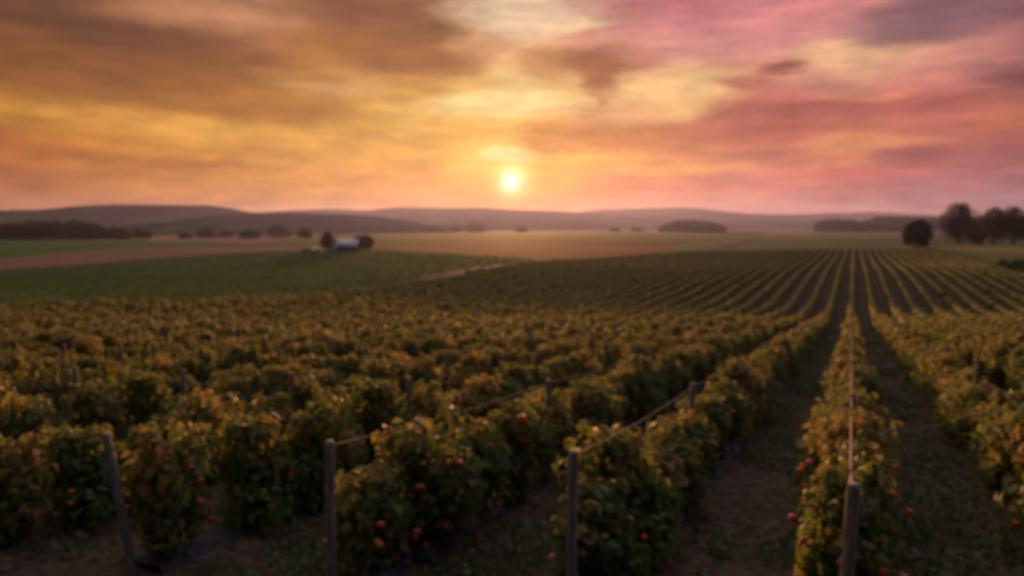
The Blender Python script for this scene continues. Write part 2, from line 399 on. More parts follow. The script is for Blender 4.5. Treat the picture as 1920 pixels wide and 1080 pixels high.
def quads(P, N, size, r):
    n = len(P); N = N / (np.linalg.norm(N, axis=1, keepdims=True) + 1e-9)
    A = r.normal(size=(n, 3)); T = A - (A * N).sum(1, keepdims=True) * N; T /= np.linalg.norm(T, axis=1, keepdims=True) + 1e-9
    B = np.cross(N, T); L = (size * r.uniform(.6, 1.4, n))[:, None]
    V = np.stack([P - T * L * .5, P + B * L * .35, P + T * L * .5, P - B * L * .35], 1).reshape(-1, 3)
    F = (np.arange(n) * 4)[:, None] + np.array([[0, 1, 2, 3]])
    return V, F
def bush_points(n, r, rx, ry, hgt, lobes):
    """points on uneven lobes filling a bush about hgt tall"""
    cs = []
    for i in range(lobes):
        a = r.uniform(0, 6.28); k = r.uniform(.1, .8)
        z = hgt * r.uniform(.14, .80)
        cs.append((rx * k * math.cos(a), ry * k * math.sin(a), z, r.uniform(.18, .31) * hgt))
    for i in range(max(2, lobes // 4)):       # shoots that stick out of the top
        cs.append((r.uniform(-rx, rx) * .7, r.uniform(-ry, ry) * .5, hgt * r.uniform(.82, .95), r.uniform(.07, .13) * hgt))
    cs = np.array(cs); wts = cs[:, 3] ** 2; wts /= wts.sum()
    k = r.choice(len(cs), n, p=wts); d = r.normal(size=(n, 3)); d /= np.linalg.norm(d, axis=1, keepdims=True)
    rad = cs[k, 3] * r.uniform(.35, 1.12, n)
    P = cs[k, :3] + d * rad[:, None]
    P[:, 2] = np.abs(P[:, 2] - .04) + .04
    N = d + r.normal(size=(n, 3)) * .5; N[:, 2] += .45
    return P, N, k
def tube(pts, rad, seg=8):
    pts = np.asarray(pts, float); n = len(pts); rad = np.broadcast_to(rad, n)
    tan = np.gradient(pts, axis=0); tan /= np.linalg.norm(tan, axis=1, keepdims=True)
    ref = np.array([0, 0, 1.0]) if abs(tan[0][2]) < .8 else np.array([1.0, 0, 0])
    s = np.cross(tan, ref); s /= np.linalg.norm(s, axis=1, keepdims=True); q = np.cross(tan, s)
    a = np.linspace(0, 2 * math.pi, seg, endpoint=False)
    V = pts[:, None] + (s[:, None] * np.cos(a)[None, :, None] + q[:, None] * np.sin(a)[None, :, None]) * rad[:, None, None]
    V = V.reshape(-1, 3); F = []
    for i in range(n - 1):
        for j in range(seg):
            F.append((i * seg + j, i * seg + (j + 1) % seg, (i + 1) * seg + (j + 1) % seg, (i + 1) * seg + j))
    # caps as fans of quads
    for base in (0, (n - 1) * seg):
        for j in range(1, seg - 2, 2): F.append((base, base + j, base + j + 1, base + j + 2))
    return V, np.array(F)
def join(parts):
    Vs, Fs, o = [], [], 0
    for V, F in parts: Vs.append(V); Fs.append(F + o); o += len(V)
    return np.concatenate(Vs), np.concatenate(Fs)

# ------------------------------------------------------------------ tomato plants: eight kinds of foliage, copied with their parts
PLANT_H = 1.16
NVAR = 8
fol_meshes, stem_meshes = [], []
for v in range(NVAR):
    r = np.random.default_rng(100 + v)
    hh = PLANT_H * r.uniform(.88, 1.08)
    P, N, k = bush_points(2100, r, .48, .31, hh, 13)
    V, F = leaves(P, N, .125, r)
    lob = r.uniform(-.22, .27, 40)
    tint = np.clip(.33 + r.normal(0, .17, len(P)) + lob[k] + .55 * np.clip(P[:, 2] / hh - .55, 0, 1), 0, 1)  # upper leaves tinted paler and more orange: sunlit tops put into the colour
    tint[r.random(len(P)) < .05] = .95
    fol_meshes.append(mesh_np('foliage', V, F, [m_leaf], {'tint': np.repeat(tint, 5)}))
    st = []
    for i in range(5):
        a = r.uniform(0, 6.28); e = np.array([.3 * math.cos(a), .25 * math.sin(a), hh * r.uniform(.6, .85)])
        tt = np.linspace(0, 1, 6)[:, None]
        st.append(tube(np.array([0, 0, -.05]) * (1 - tt) + e * tt + np.array([.05 * math.sin(a * 3), .04, 0]) * np.sin(tt * 3.1), np.linspace(.014, .006, 6), 5))
    stem_meshes.append(mesh_np('stem', *join(st), [m_stem]))
def tomato_mesh(mat):
    V, F = [], []
    nu, nv = 12, 8
    for i in range(nv + 1):
        th = math.pi * i / nv
        for j in range(nu):
            ph = 2 * math.pi * j / nu; rr = 1 + .04 * math.cos(5 * ph)
            rad = math.sin(th) * rr; z = math.cos(th) * .82
            if i < 2: z -= .10 * (2 - i)
            V.append((rad * math.cos(ph), rad * math.sin(ph), z))
    for i in range(nv):
        for j in range(nu): F.append((i * nu + j, (i + 1) * nu + j, (i + 1) * nu + (j + 1) % nu, i * nu + (j + 1) % nu))
    return mesh_np('tomato', V, F, [mat], None, True)
tom_meshes = [tomato_mesh(m) for m in m_tom]

def row_xy(k, s): 
    p = RN * (U0 + k * W_ROW) + RD * s; return float(p[0]), float(p[1])
def row_start(k):
    return {0: 5.0, -1: 5.0, -2: 4.4, -3: 3.9, -4: 3.4}.get(k, 5.3 if k > 0 else max(1.0, 3.4 + (k + 4) * .5))
ROWNAME = {0: 'the row straight under the pale cord', -1: 'the first row left of the one under the pale cord',
           -2: 'the row that starts at the post left of the middle', -3: 'the row that starts at the leaning grey post',
           -4: 'the row cut off by the lower left corner', 1: 'the row along the right edge', 2: 'the second row from the right edge up the slope'}
cand = []
for k in range(-34, 16):
    s0 = row_start(k)
    for i in range(100):
        s = s0 + .55 + i * .86 + random.uniform(-.12, .12)
        x, y = row_xy(k, s)
        z = float(height(x, y)); a, b_, d = project(x, y, z + 1.0)
        if y < 1.2 or (i > 3 and abs(k) > 3 and random.random() < .035): continue
        a, b_, d = float(a), float(b_), float(d)
        a2, b2, _ = project(x, y, z)
        if not inpoly(np.array(a2), np.array(b2), CROP): continue
        if -140 - 600 / d < a < 2060 + 600 / d and b_ < 1500:
            cand.append((d, k, s, x, y, z, a, b_))
cand.sort()
near_n = 300
used_px = []
plants = []
stuffed = []
inframe = 0
for c_ in cand:
    d, k, s, x, y, z, a, b_ = c_
    vis = (-150 / 1 < a < 2070 or d < 6) and b_ - 1280 * .4 / d < 1100
    if inframe < near_n and vis: plants.append(c_); inframe += 1
    else: stuffed.append(c_)
src = {}
def plant_label(k, s, first):
    rn = ROWNAME.get(k)
    if rn is None:
        if k > 0: rn = 'the far rows beyond the right edge row'
        elif k >= -8: rn = 'the rows behind the leaning grey post'
        else: rn = 'the distant rows in the left part of the field'
    return rn
seen_first = set()
for (d, k, s, x, y, z, a, b_) in plants:
    v = random.randrange(NVAR)
    o = bpy.data.objects.new('tomato_plant', None); COL.objects.link(o)
    o.empty_display_size = .2
    o.location = (x, y, z + .02); o.rotation_euler = (0, 0, -ROWA + math.pi / 2 + random.choice((0, math.pi)) + random.uniform(-.25, .25))
    q = random.uniform(.84, 1.1); o.scale = (q, q * 1.08, random.uniform(.80, 1.18))
    rn = plant_label(k, s, False)
    first = k in ROWNAME and k not in seen_first and k <= 0
    if first:
        seen_first.add(k); tag(o, 'nearest tomato plant in ' + rn, 'tomato plant', 'tomato plants of ' + rn)
    else:
        far_w = 'leafy tomato plant in ' + rn
        tag(o, far_w, 'tomato plant', 'tomato plants of ' + rn)
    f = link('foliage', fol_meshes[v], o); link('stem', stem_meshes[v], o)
    if d < 14 and k >= -6:
        for i in range(random.randint(7, 12) if d < 9 else random.randint(2, 5)):
            th = random.uniform(0, 6.28)
            t_ = link('tomato', tom_meshes[0 if random.random() < .65 else 1], o,
                      (.43 * math.cos(th) * random.uniform(.85, 1.2), (.41) * math.sin(th) * random.uniform(.85, 1.15), random.uniform(.2, .85)))
            rr = random.uniform(.030, .045); t_.scale = (rr, rr, rr)
    if k == -2 and 6.9 < s < 7.8:
        # one bright ripe fruit hanging high on the near side of the row
        t_ = link('tomato', tom_meshes[1], o); t_.scale = (.075, .075, .075)
        wp = RN * -3.52 + RD * 7.3; o_mat = bpy.context.view_layer; o_mat.update()
        t_.location = o.matrix_world.inverted() @ Vector((wp[0], wp[1], .58))
print('plants', len(plants), 'rest', len(stuffed), 'reach', plants[-1][0])

# the rest of the near rows: one mass of foliage
VV, FF, TT = [], [], []
off = 0
base_kinds = []
for v in range(5):
    r = np.random.default_rng(300 + v)
    P, N, k = bush_points(350, r, .44, .27, PLANT_H, 11)
    V, F = quads(P, N, .20, r)
    lob = r.uniform(-.22, .27, 40)
    tint = np.clip(.36 + r.normal(0, .15, len(P)) + lob[k] + .55 * np.clip(P[:, 2] / PLANT_H - .55, 0, 1), 0, 1)  # same lit-top tint painted into the upper leaves
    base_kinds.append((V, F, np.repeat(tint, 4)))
for (d, k, s, x, y, z, a, b_) in stuffed:
    if s > 62: continue
    V, F, T_ = base_kinds[random.randrange(5)]
    th = -ROWA + math.pi / 2 + random.uniform(-.3, .3) + random.choice((0, math.pi)); q = random.uniform(.88, 1.12)
    c_, s_ = math.cos(th) * q, math.sin(th) * q
    V2 = np.stack([V[:, 0] * c_ - V[:, 1] * s_ + x, V[:, 0] * s_ + V[:, 1] * c_ + y, V[:, 2] * q * random.uniform(.92, 1.1) + z + .02], 1)
    VV.append(V2); FF.append(F + off); TT.append(np.clip(T_ + random.uniform(-.1, .1), 0, 1)); off += len(V)
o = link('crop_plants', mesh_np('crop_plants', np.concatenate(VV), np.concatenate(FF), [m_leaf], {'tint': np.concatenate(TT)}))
tag(o, 'mass of tomato foliage on the slope beyond the nearer plants', 'tomato plants', kind='stuff')

# distant straight rows on the far side of the dip
VV, FF, TT = [], [], []
off = 0
r = np.random.default_rng(77)
for k in range(-70, 62):
    s = np.arange(45, 330, .45); s = s[(s + row_start(k)) > 0]
    u = U0 + k * W_ROW
    x = RN[0] * u + RD[0] * s; y = RN[1] * u + RD[1] * s
    z = height(x, y); a, b_, d = project(x, y, z)
    s_near = 62.0 if True else 0
    ok = inpoly(a, b_, CROP) & (a > -250) & (a < 2150) & (s > s_near) & (vnoise(x / 1.7, y / 1.7, 41) > -.62)
    # beyond the near crest only
    idx = np.where(ok)[0]
    if len(idx) < 3: continue
    for seg in np.split(idx, np.where(np.diff(idx) > 1)[0] + 1):
        if len(seg) < 3: continue
        xs, ys, zs = x[seg], y[seg], z[seg]; n = len(seg)
        hh = .66 + .34 * np.clip((84 - s[seg]) / 22, 0, 1) + .09 * r.normal(size=n) + .10 * vnoise(xs / 3, ys / 3, 31); ww = .37 + .06 * r.normal(size=n)
        prof = [(-1, 0), (-1.05, .5), (-.55, .92), (.0, 1.04), (.55, .92), (1.05, .5), (1, 0)]
        ring = np.stack([np.stack([xs + RN[0] * ww * pu, ys + RN[1] * ww * pu, zs + hh * pz + .02 + .06 * r.normal(size=n) * (pz > .2)], 1) for pu, pz in prof], 1)
        m = len(prof); g = np.arange(n * m).reshape(n, m)
        F = np.stack([g[:-1, :-1], g[:-1, 1:], g[1:, 1:], g[1:, :-1]], -1).reshape(-1, 4)
        VV.append(ring.reshape(-1, 3)); FF.append(F + off); off += n * m
        TT.append(np.repeat(np.clip(.52 + .14 * r.normal(size=n), 0, 1), m))
        q = n * 4; j = r.integers(0, n, q)
        ang_ = r.uniform(-1.4, 1.4, q)
        P = np.stack([xs[j] + RN[0] * .34 * np.sin(ang_) + RD[0] * r.uniform(-.25, .25, q), ys[j] + RN[1] * .34 * np.sin(ang_) + RD[1] * r.uniform(-.25, .25, q), zs[j] + hh[j] * (.42 + .72 * np.cos(ang_))], 1)
        N = np.stack([RN[0] * np.sin(ang_), RN[1] * np.sin(ang_), np.cos(ang_)], 1) + r.normal(size=(q, 3)) * .5
        V, F = quads(P, N, .22, r); VV.append(V); FF.append(F + off); off += len(V)
        TT.append(np.repeat(np.clip(.64 + .17 * r.normal(size=q) + .12 * vnoise(xs[j] / 9, ys[j] / 9, 33) + .16 * (k < -6) + .1 * np.clip((90 - s[seg][j]) / 20, 0, 1), 0, .9), 4))  # rows to the left tinted orange-brown, painting in the sun's glow
o = link('crop_rows', mesh_np('crop_rows', np.concatenate(VV), np.concatenate(FF), [m_leaf_far], {'tint': np.concatenate(TT)}))
tag(o, 'distant straight crop rows across the dip, seen end on', 'crop rows', kind='stuff')
print('crop rows verts', off)

# low green crop beyond the earth track
r = np.random.default_rng(5)
n = 150000
X = r.uniform(-330, 60, n); Y = r.uniform(58, 300, n); Z = height(X, Y); a, b_, d = project(X, Y, Z)
ok = inpoly(a, b_, GREEN1) & (a > -400)
keep = ok & (r.random(n) < np.clip(110 / Y, 0, 1))
X, Y, Z = X[keep], Y[keep], Z[keep]
PP, NN = [], []
for i in range(4):
    PP.append(np.stack([X + r.normal(0, .35, len(X)), Y + r.normal(0, .35, len(X)), Z + r.uniform(.05, .45, len(X))], 1)); nn = r.normal(size=(len(X), 3)); nn[:, 2] = np.abs(nn[:, 2]) + .5; NN.append(nn)
P = np.concatenate(PP); V, F = quads(P, np.concatenate(NN), .27, r)
m_low = leaf_material('low_crop_leaf', [(0, (.06, .15, .05)), (.6, (.12, .22, .06)), (1, (.13, .20, .05))], .12, .8, sheen=.05, spec=.08)
low = link('low_crop', mesh_np('low_crop', V, F, [m_low], {'tint': np.repeat(np.clip(.42 + .18 * r.normal(size=len(P)) + .34 * vnoise(P[:, 0] / 14, P[:, 1] / 7, 61), 0, 1), 4)}))
tag(low, 'low dark green field crop beyond the earth track on the left', 'field crop', kind='stuff')

# weeds between the near rows
n = 130000
S = 2 + 62 * r.random(n) ** 1.3; U = r.uniform(-34, 16, n)
fr = np.mod((U - U0) / W_ROW, 1)
keep = (np.abs(fr - .5) < .36) & ((vnoise(U * 1.3, S * 1.1, 21) + .5 * vnoise(U * 4, S * 4, 22)) > -.12)
S, U = S[keep], U[keep]
X = RN[0] * U + RD[0] * S; Y = RN[1] * U + RD[1] * S; k2 = Y > 1.0; X, Y = X[k2], Y[k2]
P = np.stack([X, Y, height(X, Y) + r.uniform(.0, .09, len(X)) - .02], 1)
P = np.concatenate([P + r.normal(0, .06, P.shape) * np.array([1, 1, .3]) for _ in range(4)])
nn = r.normal(size=P.shape); nn[:, 2] = np.abs(nn[:, 2])
V, F = quads(P, nn, .07, r)
o = link('weeds', mesh_np('weeds', V, F, [m_hedge], {'tint': np.repeat(r.random(len(P)), 4)}))
tag(o, 'low weeds growing on the soil between the rows', 'weeds', kind='stuff')

# ------------------------------------------------------------------ posts and cords
POST_H = 1.42
def post_mesh(seed):
    r = np.random.default_rng(seed); n = 14; seg = 12
    zz = np.concatenate([np.linspace(-.3, POST_H - .02, n - 1), [POST_H]])
    pts = np.stack([.01 * np.sin(zz * 3 + seed), .008 * np.cos(zz * 2.3 + seed), zz], 1)
    rad = np.full(n, .042) * (1 + .05 * r.normal(size=n)); rad[-1] *= .8
    V, F = tube(pts, rad, seg); return mesh_np('wooden_post', V, F, [m_post])
post_meshes = [post_mesh(i) for i in range(3)]
ENDLAB = {0: 'dark weathered wooden post at the near end of the row under the pale cord',
          -1: 'upright grey post just right of the middle with a brown cord tied to its top',
          -2: 'grey wooden post left of the middle with a brown cord leaving its top',
          -3: 'leaning grey wooden post, the leftmost of the near end posts'}
tops = {}
for k in range(-16, 10):
    s = row_start(k); tops[k] = []
    i = 0
    while s < (46 if k > -10 else 40):
        x, y = row_xy(k, s); z = float(height(x, y)); a, b_, d = project(x, y, z + POST_H)
        if y > 1.0:
            tops[k].append((x, y, z + POST_H - .04))
            if -100 < a < 2020 and b_ < 1120:
                o = link('wooden_post', post_meshes[(i + k) % 3], None, (x, y, z), random.uniform(0, 6))
                if i == 0 and k in ENDLAB:
                    tag(o, ENDLAB[k], 'post', 'end posts of the near rows')
                    if k == -3: o.rotation_euler = (R(2), R(-5.0), 0)
                    elif k == 0: o.scale = (1.1, 1.1, 1)
                else:
                    nm = ROWNAME.get(k)
                    if nm and i <= 2: lb = ('second' if i == 1 else 'third' if i == 2 else 'nearest') + ' post along ' + nm
                    else:
                        nm = nm or ('the rows behind the leaning grey post' if -8 <= k < 0 else 'the distant rows in the left part of the field' if k < 0 else 'the far rows beyond the right edge row')
                        lb = 'grey post top rising from ' + nm
                    tag(o, lb, 'post', 'posts in ' + (nm or 'rows'))
        s += 4.6 + random.uniform(-.12, .12); i += 1
CORD = {0: 'pale cord running straight away over the row from the dark post', -1: 'brown cord from the upright post right of the middle',
        -2: 'brown cord from the post left of the middle', }
for k in CORD:
    T_ = tops[k]; pts = []
    for (p0, p1) in zip(T_[:-1], T_[1:]):
        for q in np.linspace(0, 1, 9)[:-1]:
            p = np.array(p0) * (1 - q) + np.array(p1) * q; p[2] -= .05 * 4 * q * (1 - q); pts.append(p)
    pts.append(np.array(T_[-1]))
    pts = np.array(pts); side = .05
    pts[:, 0] += RN[0] * side * 0; 
    o = link('trellis_cord', mesh_np('trellis_cord', *tube(pts, (.006 if k else .012), 6), [m_twine]))
    tag(o, CORD[k], 'cord', 'trellis cords')
# torn mulch film along the foot of the near rows
for k in (-3, -2, -1, 0, 1):
    s = np.arange(row_start(k) + .1, 26, .12); rr = np.random.default_rng(50 + k)
    e = .50 + .05 * np.cumsum(rr.normal(size=len(s))) * .15 + .04 * rr.normal(size=len(s)); e = np.clip(e - .27 + .035 * rr.normal(size=len(s)), .14, .36)
    prof = [(-1, .0), (-.8, .06), (-.3, .07), (.3, .07), (.8, .06), (1, .0)]
    rg = []
    for pu, pz in prof:
        u = U0 + k * W_ROW + pu * e
        x = RN[0] * u + RD[0] * s; y = RN[1] * u + RD[1] * s
        rg.append(np.stack([x, y, height(x, y) + pz + .05 + .012 * rr.normal(size=len(s))], 1))
    ring = np.stack(rg, 1); m = len(prof); n = len(s); g = np.arange(n * m).reshape(n, m)
    F = np.stack([g[:-1, :-1], g[:-1, 1:], g[1:, 1:], g[1:, :-1]], -1).reshape(-1, 4)
    o = link('mulch_film', mesh_np('mulch_film', ring.reshape(-1, 3), F, [m_film], None, True))
    tag(o, 'grey mulch film under ' + ROWNAME[k], 'mulch film', 'mulch films under the near rows')

# ------------------------------------------------------------------ trees
def make_tree(loc, hgt, wid, lobes, n, leaf, mat, label, cat='tree', group=None, seed=0, trunk_frac=.18, name='broadleaf_tree', squash=1.0, rot=0):
    r = np.random.default_rng(900 + seed)
    root = bpy.data.objects.new(name, None); COL.objects.link(root); root.location = [float(v) for v in loc]
    tag(root, label, cat, group)
    th = hgt * trunk_frac
    ch = hgt - th * .6
    cs = []
    for i in range(lobes):
        f = (i + .5) / lobes; z = th * .9 + ch * (.14 + .76 * f); env = math.sin(math.pi * (.17 + .80 * f)) ** .7
        a = i * 2.4 + r.uniform(-.4, .4); k = wid * .5 * env * r.uniform(.30, .72)
        cs.append((k * math.cos(a), k * math.sin(a), z, wid * r.uniform(.11, .23) * (.45 + .55 * env)))
    cs = np.array(cs); cs = np.vstack([cs, [0, 0, th + ch * .45, wid * .3]])
    wt = cs[:, 3] ** 2; wt /= wt.sum()
    k = r.choice(len(cs), n, p=wt); d = r.normal(size=(n, 3)); d /= np.linalg.norm(d, axis=1, keepdims=True)
    P = cs[k, :3] + d * (cs[k, 3] * r.uniform(.6, 1.12, n))[:, None] * np.array([1, 1, .85 * squash])
    P[:, 2] = np.clip(P[:, 2], th * .55 + r.uniform(0, .6, n) * th, None)
    N = d + r.normal(size=(n, 3)) * .6
    V, F = quads(P, N, leaf, r)
    tint = np.clip(.45 + r.uniform(-.25, .25, len(cs))[k] + .2 * r.normal(size=n), 0, 1)
    link('crown', mesh_np('crown', V, F, [mat], {'tint': np.repeat(tint, 4)}), root)
    tp = [tube([(0, 0, -.4), (wid * .01, 0, th * .6), (0, wid * .01, th * 1.3), (0, 0, th + ch * .5)], [hgt * .03, hgt * .022, hgt * .017, hgt * .006], 8)]
    for c in cs[:7]:
        tp.append(tube([(0, 0, th * .9), (c[0] * .5, c[1] * .5, (th + c[2]) * .5 + .1), tuple(c[:3])], [hgt * .013, hgt * .009, hgt * .003], 6))
    link('trunk', mesh_np('trunk', *join(tp), [m_bark]), root)
    return root
def tree_px(x0, x1, ytop, ybase, dist=None, **kw):
    """tree standing on the ground where the photo shows its base"""
    px_ = (x0 + x1) / 2
    g = unproject(px_, ybase) if dist is None else at(px_, dist)
    d = g[1]; grow = kw.pop('grow', 1.22)
    top = CAMZ + (425 - ytop) / FPX * d
    return make_tree(g, max(1.5, top - g[2]), (x1 - x0) / FPX * d * grow, **kw)
tree_px(1690, 1746, 411, 468, None, lobes=14, n=6500, leaf=.5, mat=m_tree, label='lone round dark tree at the end of the crop rows', seed=1, trunk_frac=.04)
tree_px(1762, 1832, 379, 459, None, lobes=36, n=7500, leaf=.6, mat=m_tree, label='tall rounded dark tree left of the clump at the right edge', seed=2, trunk_frac=.04)
tree_px(1832, 1890, 387, 459, None, lobes=30, n=5200, leaf=.6, mat=m_tree, label='tall loose tree with a notched top beside the rounded tree', group='clump of trees at the right edge', seed=3, trunk_frac=.04)
tree_px(1872, 1925, 384, 459, None, lobes=30, n=5200, leaf=.6, mat=m_tree, label='tall tree at the right edge behind the tan field', group='clump of trees at the right edge', seed=4, trunk_frac=.04)
tree_px(1905, 1990, 395, 460, None, lobes=30, n=5200, leaf=.6, mat=m_tree, label='tree cut by the right edge of the picture', group='clump of trees at the right edge', seed=5, trunk_frac=.04)
tree_px(1812, 1850, 432, 459, None, lobes=9, n=2200, leaf=.5, mat=m_tree, label='low dark bush between the rounded tree and the clump', cat='bush', name='bush', seed=6, trunk_frac=.05)
for i, (x0, x1, yt, yb) in enumerate([(1862,1900,487,506),(1895,1940,485,508)]):
    tree_px(x0, x1, yt, yb, None, lobes=8, n=1500, leaf=.3, mat=m_hedge, label=['green bush in the verge at the right edge', 'outer green bush cut by the right edge above the rows'][i], cat='bush', name='bush', seed=20 + i, trunk_frac=.05)
BARN_D = float(unproject(645, 472)[1])
tree_px(598, 632, 434, 470, BARN_D - 2, lobes=12, n=3000, leaf=.4, mat=m_tree, label='dark rounded tree left of the barn', group='trees beside the barn', seed=30, trunk_frac=.08)
tree_px(664, 704, 440, 470, BARN_D + 5, lobes=12, n=3000, leaf=.4, mat=m_tree, label='broad olive tree right of the barn', group='trees beside the barn', seed=31, trunk_frac=.08)
mid = [(334,360,440,454,'smallest of the misty trees left of the barn'),(370,407,433,455,'second misty tree from the left before the pale field'),(414,440,437,455,'misty tree between two broader ones'),
       (446,492,436,454,'broad misty tree in the middle of the hazy tree line'),(498,552,424,454,'largest misty tree of the line left of the barn'),(312,332,418,431,'tiny lone tree on the far green slope'),
       (558,590,430,446,'faint tree just behind the barn trees'),(248,290,432,455,'rounded tree standing off the end of the dark wood')]
for i, (x0, x1, yt, yb, lb) in enumerate(mid):
    tree_px(x0, x1, yt, yb, 560 + 40 * (i % 3) if yb > 432 else 1100, lobes=11, n=1300, leaf=1.3, mat=m_wood_far, label=lb, group='misty trees on the plain', seed=40 + i, trunk_frac=.06, squash=.9)
mid2 = [(808,836,427,440,'leftmost hazy tree below the sun glow'),(834,872,425,440,'second hazy tree left of the sun'),(868,920,421,440,'broadest hazy tree left of the sun'),(966,990,428,440,'small lone tree right under the sun'),
        (1030,1072,414,430,'faint pink tree right of the sun'),(1142,1162,428,438,'small faint tree left of the wooded knoll'),(1180,1202,429,438,'small faint tree by the wooded knoll')]
for i, (x0, x1, yt, yb, lb) in enumerate(mid2):
    tree_px(x0, x1, yt, yb, 2600 if x0 == 1030 else 1500, lobes=10, n=900, leaf=3.0, mat=m_wood_far, label=lb, group='hazy trees near the sun', seed=60 + i, trunk_frac=.06, squash=.9)

def wood(outline, dist, depth, label, seed, leaf=2.2, dens=1.0):
    """a far-off wood: overlapping crowns under a traced skyline, real depth"""
    r = np.random.default_rng(seed); xs = [p[0] for p in outline]; Vs = []
    x0, x1 = xs[0], xs[-1]; ncr = int((x1 - x0) / FPX * dist / 6 * depth / 14 * dens * 2.2)
    PP, NN = [], []
    for i in range(ncr):
        fx = r.uniform(0, 1); dp = dist + r.uniform(0, depth); pxx = x0 + fx * (x1 - x0)
        g = at(pxx, dp); top = CAMZ + (425 - np.interp(pxx, xs, [p[1] for p in outline])) / FPX * dp
        h = (top - g[2]) * r.uniform(.62, 1.08); wd = max(3.5, min(9, h * .55)) * r.uniform(.8, 1.2)
        n = 90; d = r.normal(size=(n, 3)); d /= np.linalg.norm(d, axis=1, keepdims=True)
        P = d * np.array([wd * .6, wd * .6, h * .5]) + np.array([g[0], g[1], g[2] + h * .5]) + r.normal(0, .35, (n, 3)); P[:, 2] = np.minimum(P[:, 2], g[2] + h)
        PP.append(P); NN.append(d + .4 * r.normal(size=(n, 3)))
    P = np.concatenate(PP); V, F = quads(P, np.concatenate(NN), leaf, r)
    o = link('woodland', mesh_np('woodland', V, F, [m_wood_far], {'tint': np.repeat(r.random(len(P)), 4)}))
    tag(o, label, 'wood', kind='stuff')
wood([(-260,424),(-60,420),(20,420),(60,415),(140,414),(200,422),(246,432),(250,440)], 520, 70, 'dark wood on the left edge of the plain', 1)
wood([(1236,424),(1262,415),(1300,413),(1340,419),(1358,425)], 1350, 100, 'low wooded knoll on the horizon right of the sun', 2, 3)
wood([(1528,416),(1560,412),(1600,415),(1625,419)], 1450, 80, 'dark tree line left of the lone round tree', 3, 4)
wood([(1612,418),(1640,407),(1680,407),(1720,409),(1790,410),(1990,412),(2200,410)], 1600, 90, 'longer misty tree line behind the lone round tree', 4, 4.5)

# ------------------------------------------------------------------ hills
def ridge(name, outline, dist, depth, seed, base_drop=6, mat=None):
    r = np.random.default_rng(seed); xs = np.array([p[0] for p in outline], float); ys = np.array([p[1] for p in outline], float)
    nx_, ny_ = 420, 26
    tx_ = np.linspace(xs[0], xs[-1], nx_)
    top = np.zeros(nx_)
    for k in np.linspace(-1, 1, 7): top += np.interp(tx_ + k * 14, xs, ys)
    top /= 7
    V = np.zeros((ny_, nx_, 3))
    for j in range(ny_):
        f = j / (ny_ - 1) * 2 - 1                   # -1 near foot, 0 crest, 1 far foot
        Y = dist + f * depth; X = (tx_ - CX) / FPX * dist * (1 + .0 * f)
        crest = CAMZ + (425 - top) / FPX * dist
        g = height(X, np.full(nx_, Y)) - base_drop
        sh = (math.cos(f * math.pi) * .5 + .5)
        relief = .10 * vnoise(X / 160 + seed, np.full(nx_, Y) / 160, seed) * math.sin(abs(f) * math.pi)
        V[j, :, 0] = X; V[j, :, 1] = Y; V[j, :, 2] = g + (crest - g) * (sh + relief)
    V[ny_ // 2, :, 2] += r.normal(0, dist * .00045, nx_)          # tree tops along the crest
    ii = np.arange(ny_ * nx_).reshape(ny_, nx_)
    F = np.stack([ii[:-1, :-1], ii[:-1, 1:], ii[1:, 1:], ii[1:, :-1]], -1).reshape(-1, 4)
    o = link(name, mesh_np(name, V.reshape(-1, 3), F, [mat or m_hills], None, True)); tag(o, kind='structure')
ridge('hills', [(-500,402),(-200,396),(0,395),(70,394),(105,392),(150,387),(235,384),(330,386),(400,386),(430,391),(470,399),(520,404),(600,430)], 2000, 330, 1)
ridge('hills', [(250,424),(370,411),(420,404),(520,400),(640,402),(700,406),(760,414),(810,423),(850,430)], 1350, 220, 2)
ridge('hills', [(350,420),(480,399),(560,394),(620,392),(690,395),(745,389),(850,391),(900,390),(960,394),(1040,396),(1120,401),(1260,410),(1360,425)], 3500, 500, 3)
ridge('hills', [(900,416),(1040,403),(1120,394),(1180,391),(1290,390),(1340,395),(1400,401),(1480,402),(1560,400),(1640,405),(1700,420)], 4600, 500, 4)
ridge('hills', [(1380,420),(1500,404),(1580,400),(1620,397),(1700,401),(1780,406),(1920,404),(2100,400),(2400,404)], 5600, 500, 5)
ridge('hills', [(-600,410),(-200,402),(0,403),(300,404),(600,400),(900,401),(1300,402),(1700,405),(2100,404),(2600,404)], 6500, 500, 6)
ridge('hills', [(900,434),(1000,421),(1050,413),(1080,411),(1110,414),(1170,421),(1260,434)], 2700, 200, 9, 3)
ridge('hills', [(600,438),(720,425),(830,419),(900,421),(1000,436)], 2400, 200, 10, 3)
ridge('hills', [(1290,434),(1420,417),(1540,413),(1700,412),(1900,416),(2200,412)], 3300, 260, 11, 3)
m_slope = plain('sloping_fields', (.060, .115, .045), .95, 0, .02, .4)
ridge('hills', [(150,446),(250,432),(330,424),(430,421),(520,425),(600,433),(690,446)], 900, 120, 7, 3, m_slope)
ridge('hills', [(-500,412),(-100,408),(60,404),(180,405),(300,409),(420,418),(520,430)], 1600, 200, 8, 4, m_slope)
# small clump on the left skyline
tree_px(22, 36, 386, 399, 2280, lobes=7, n=300, leaf=4, mat=m_wood_far, label='small tree standing out on the far left skyline', seed=90, trunk_frac=.06)

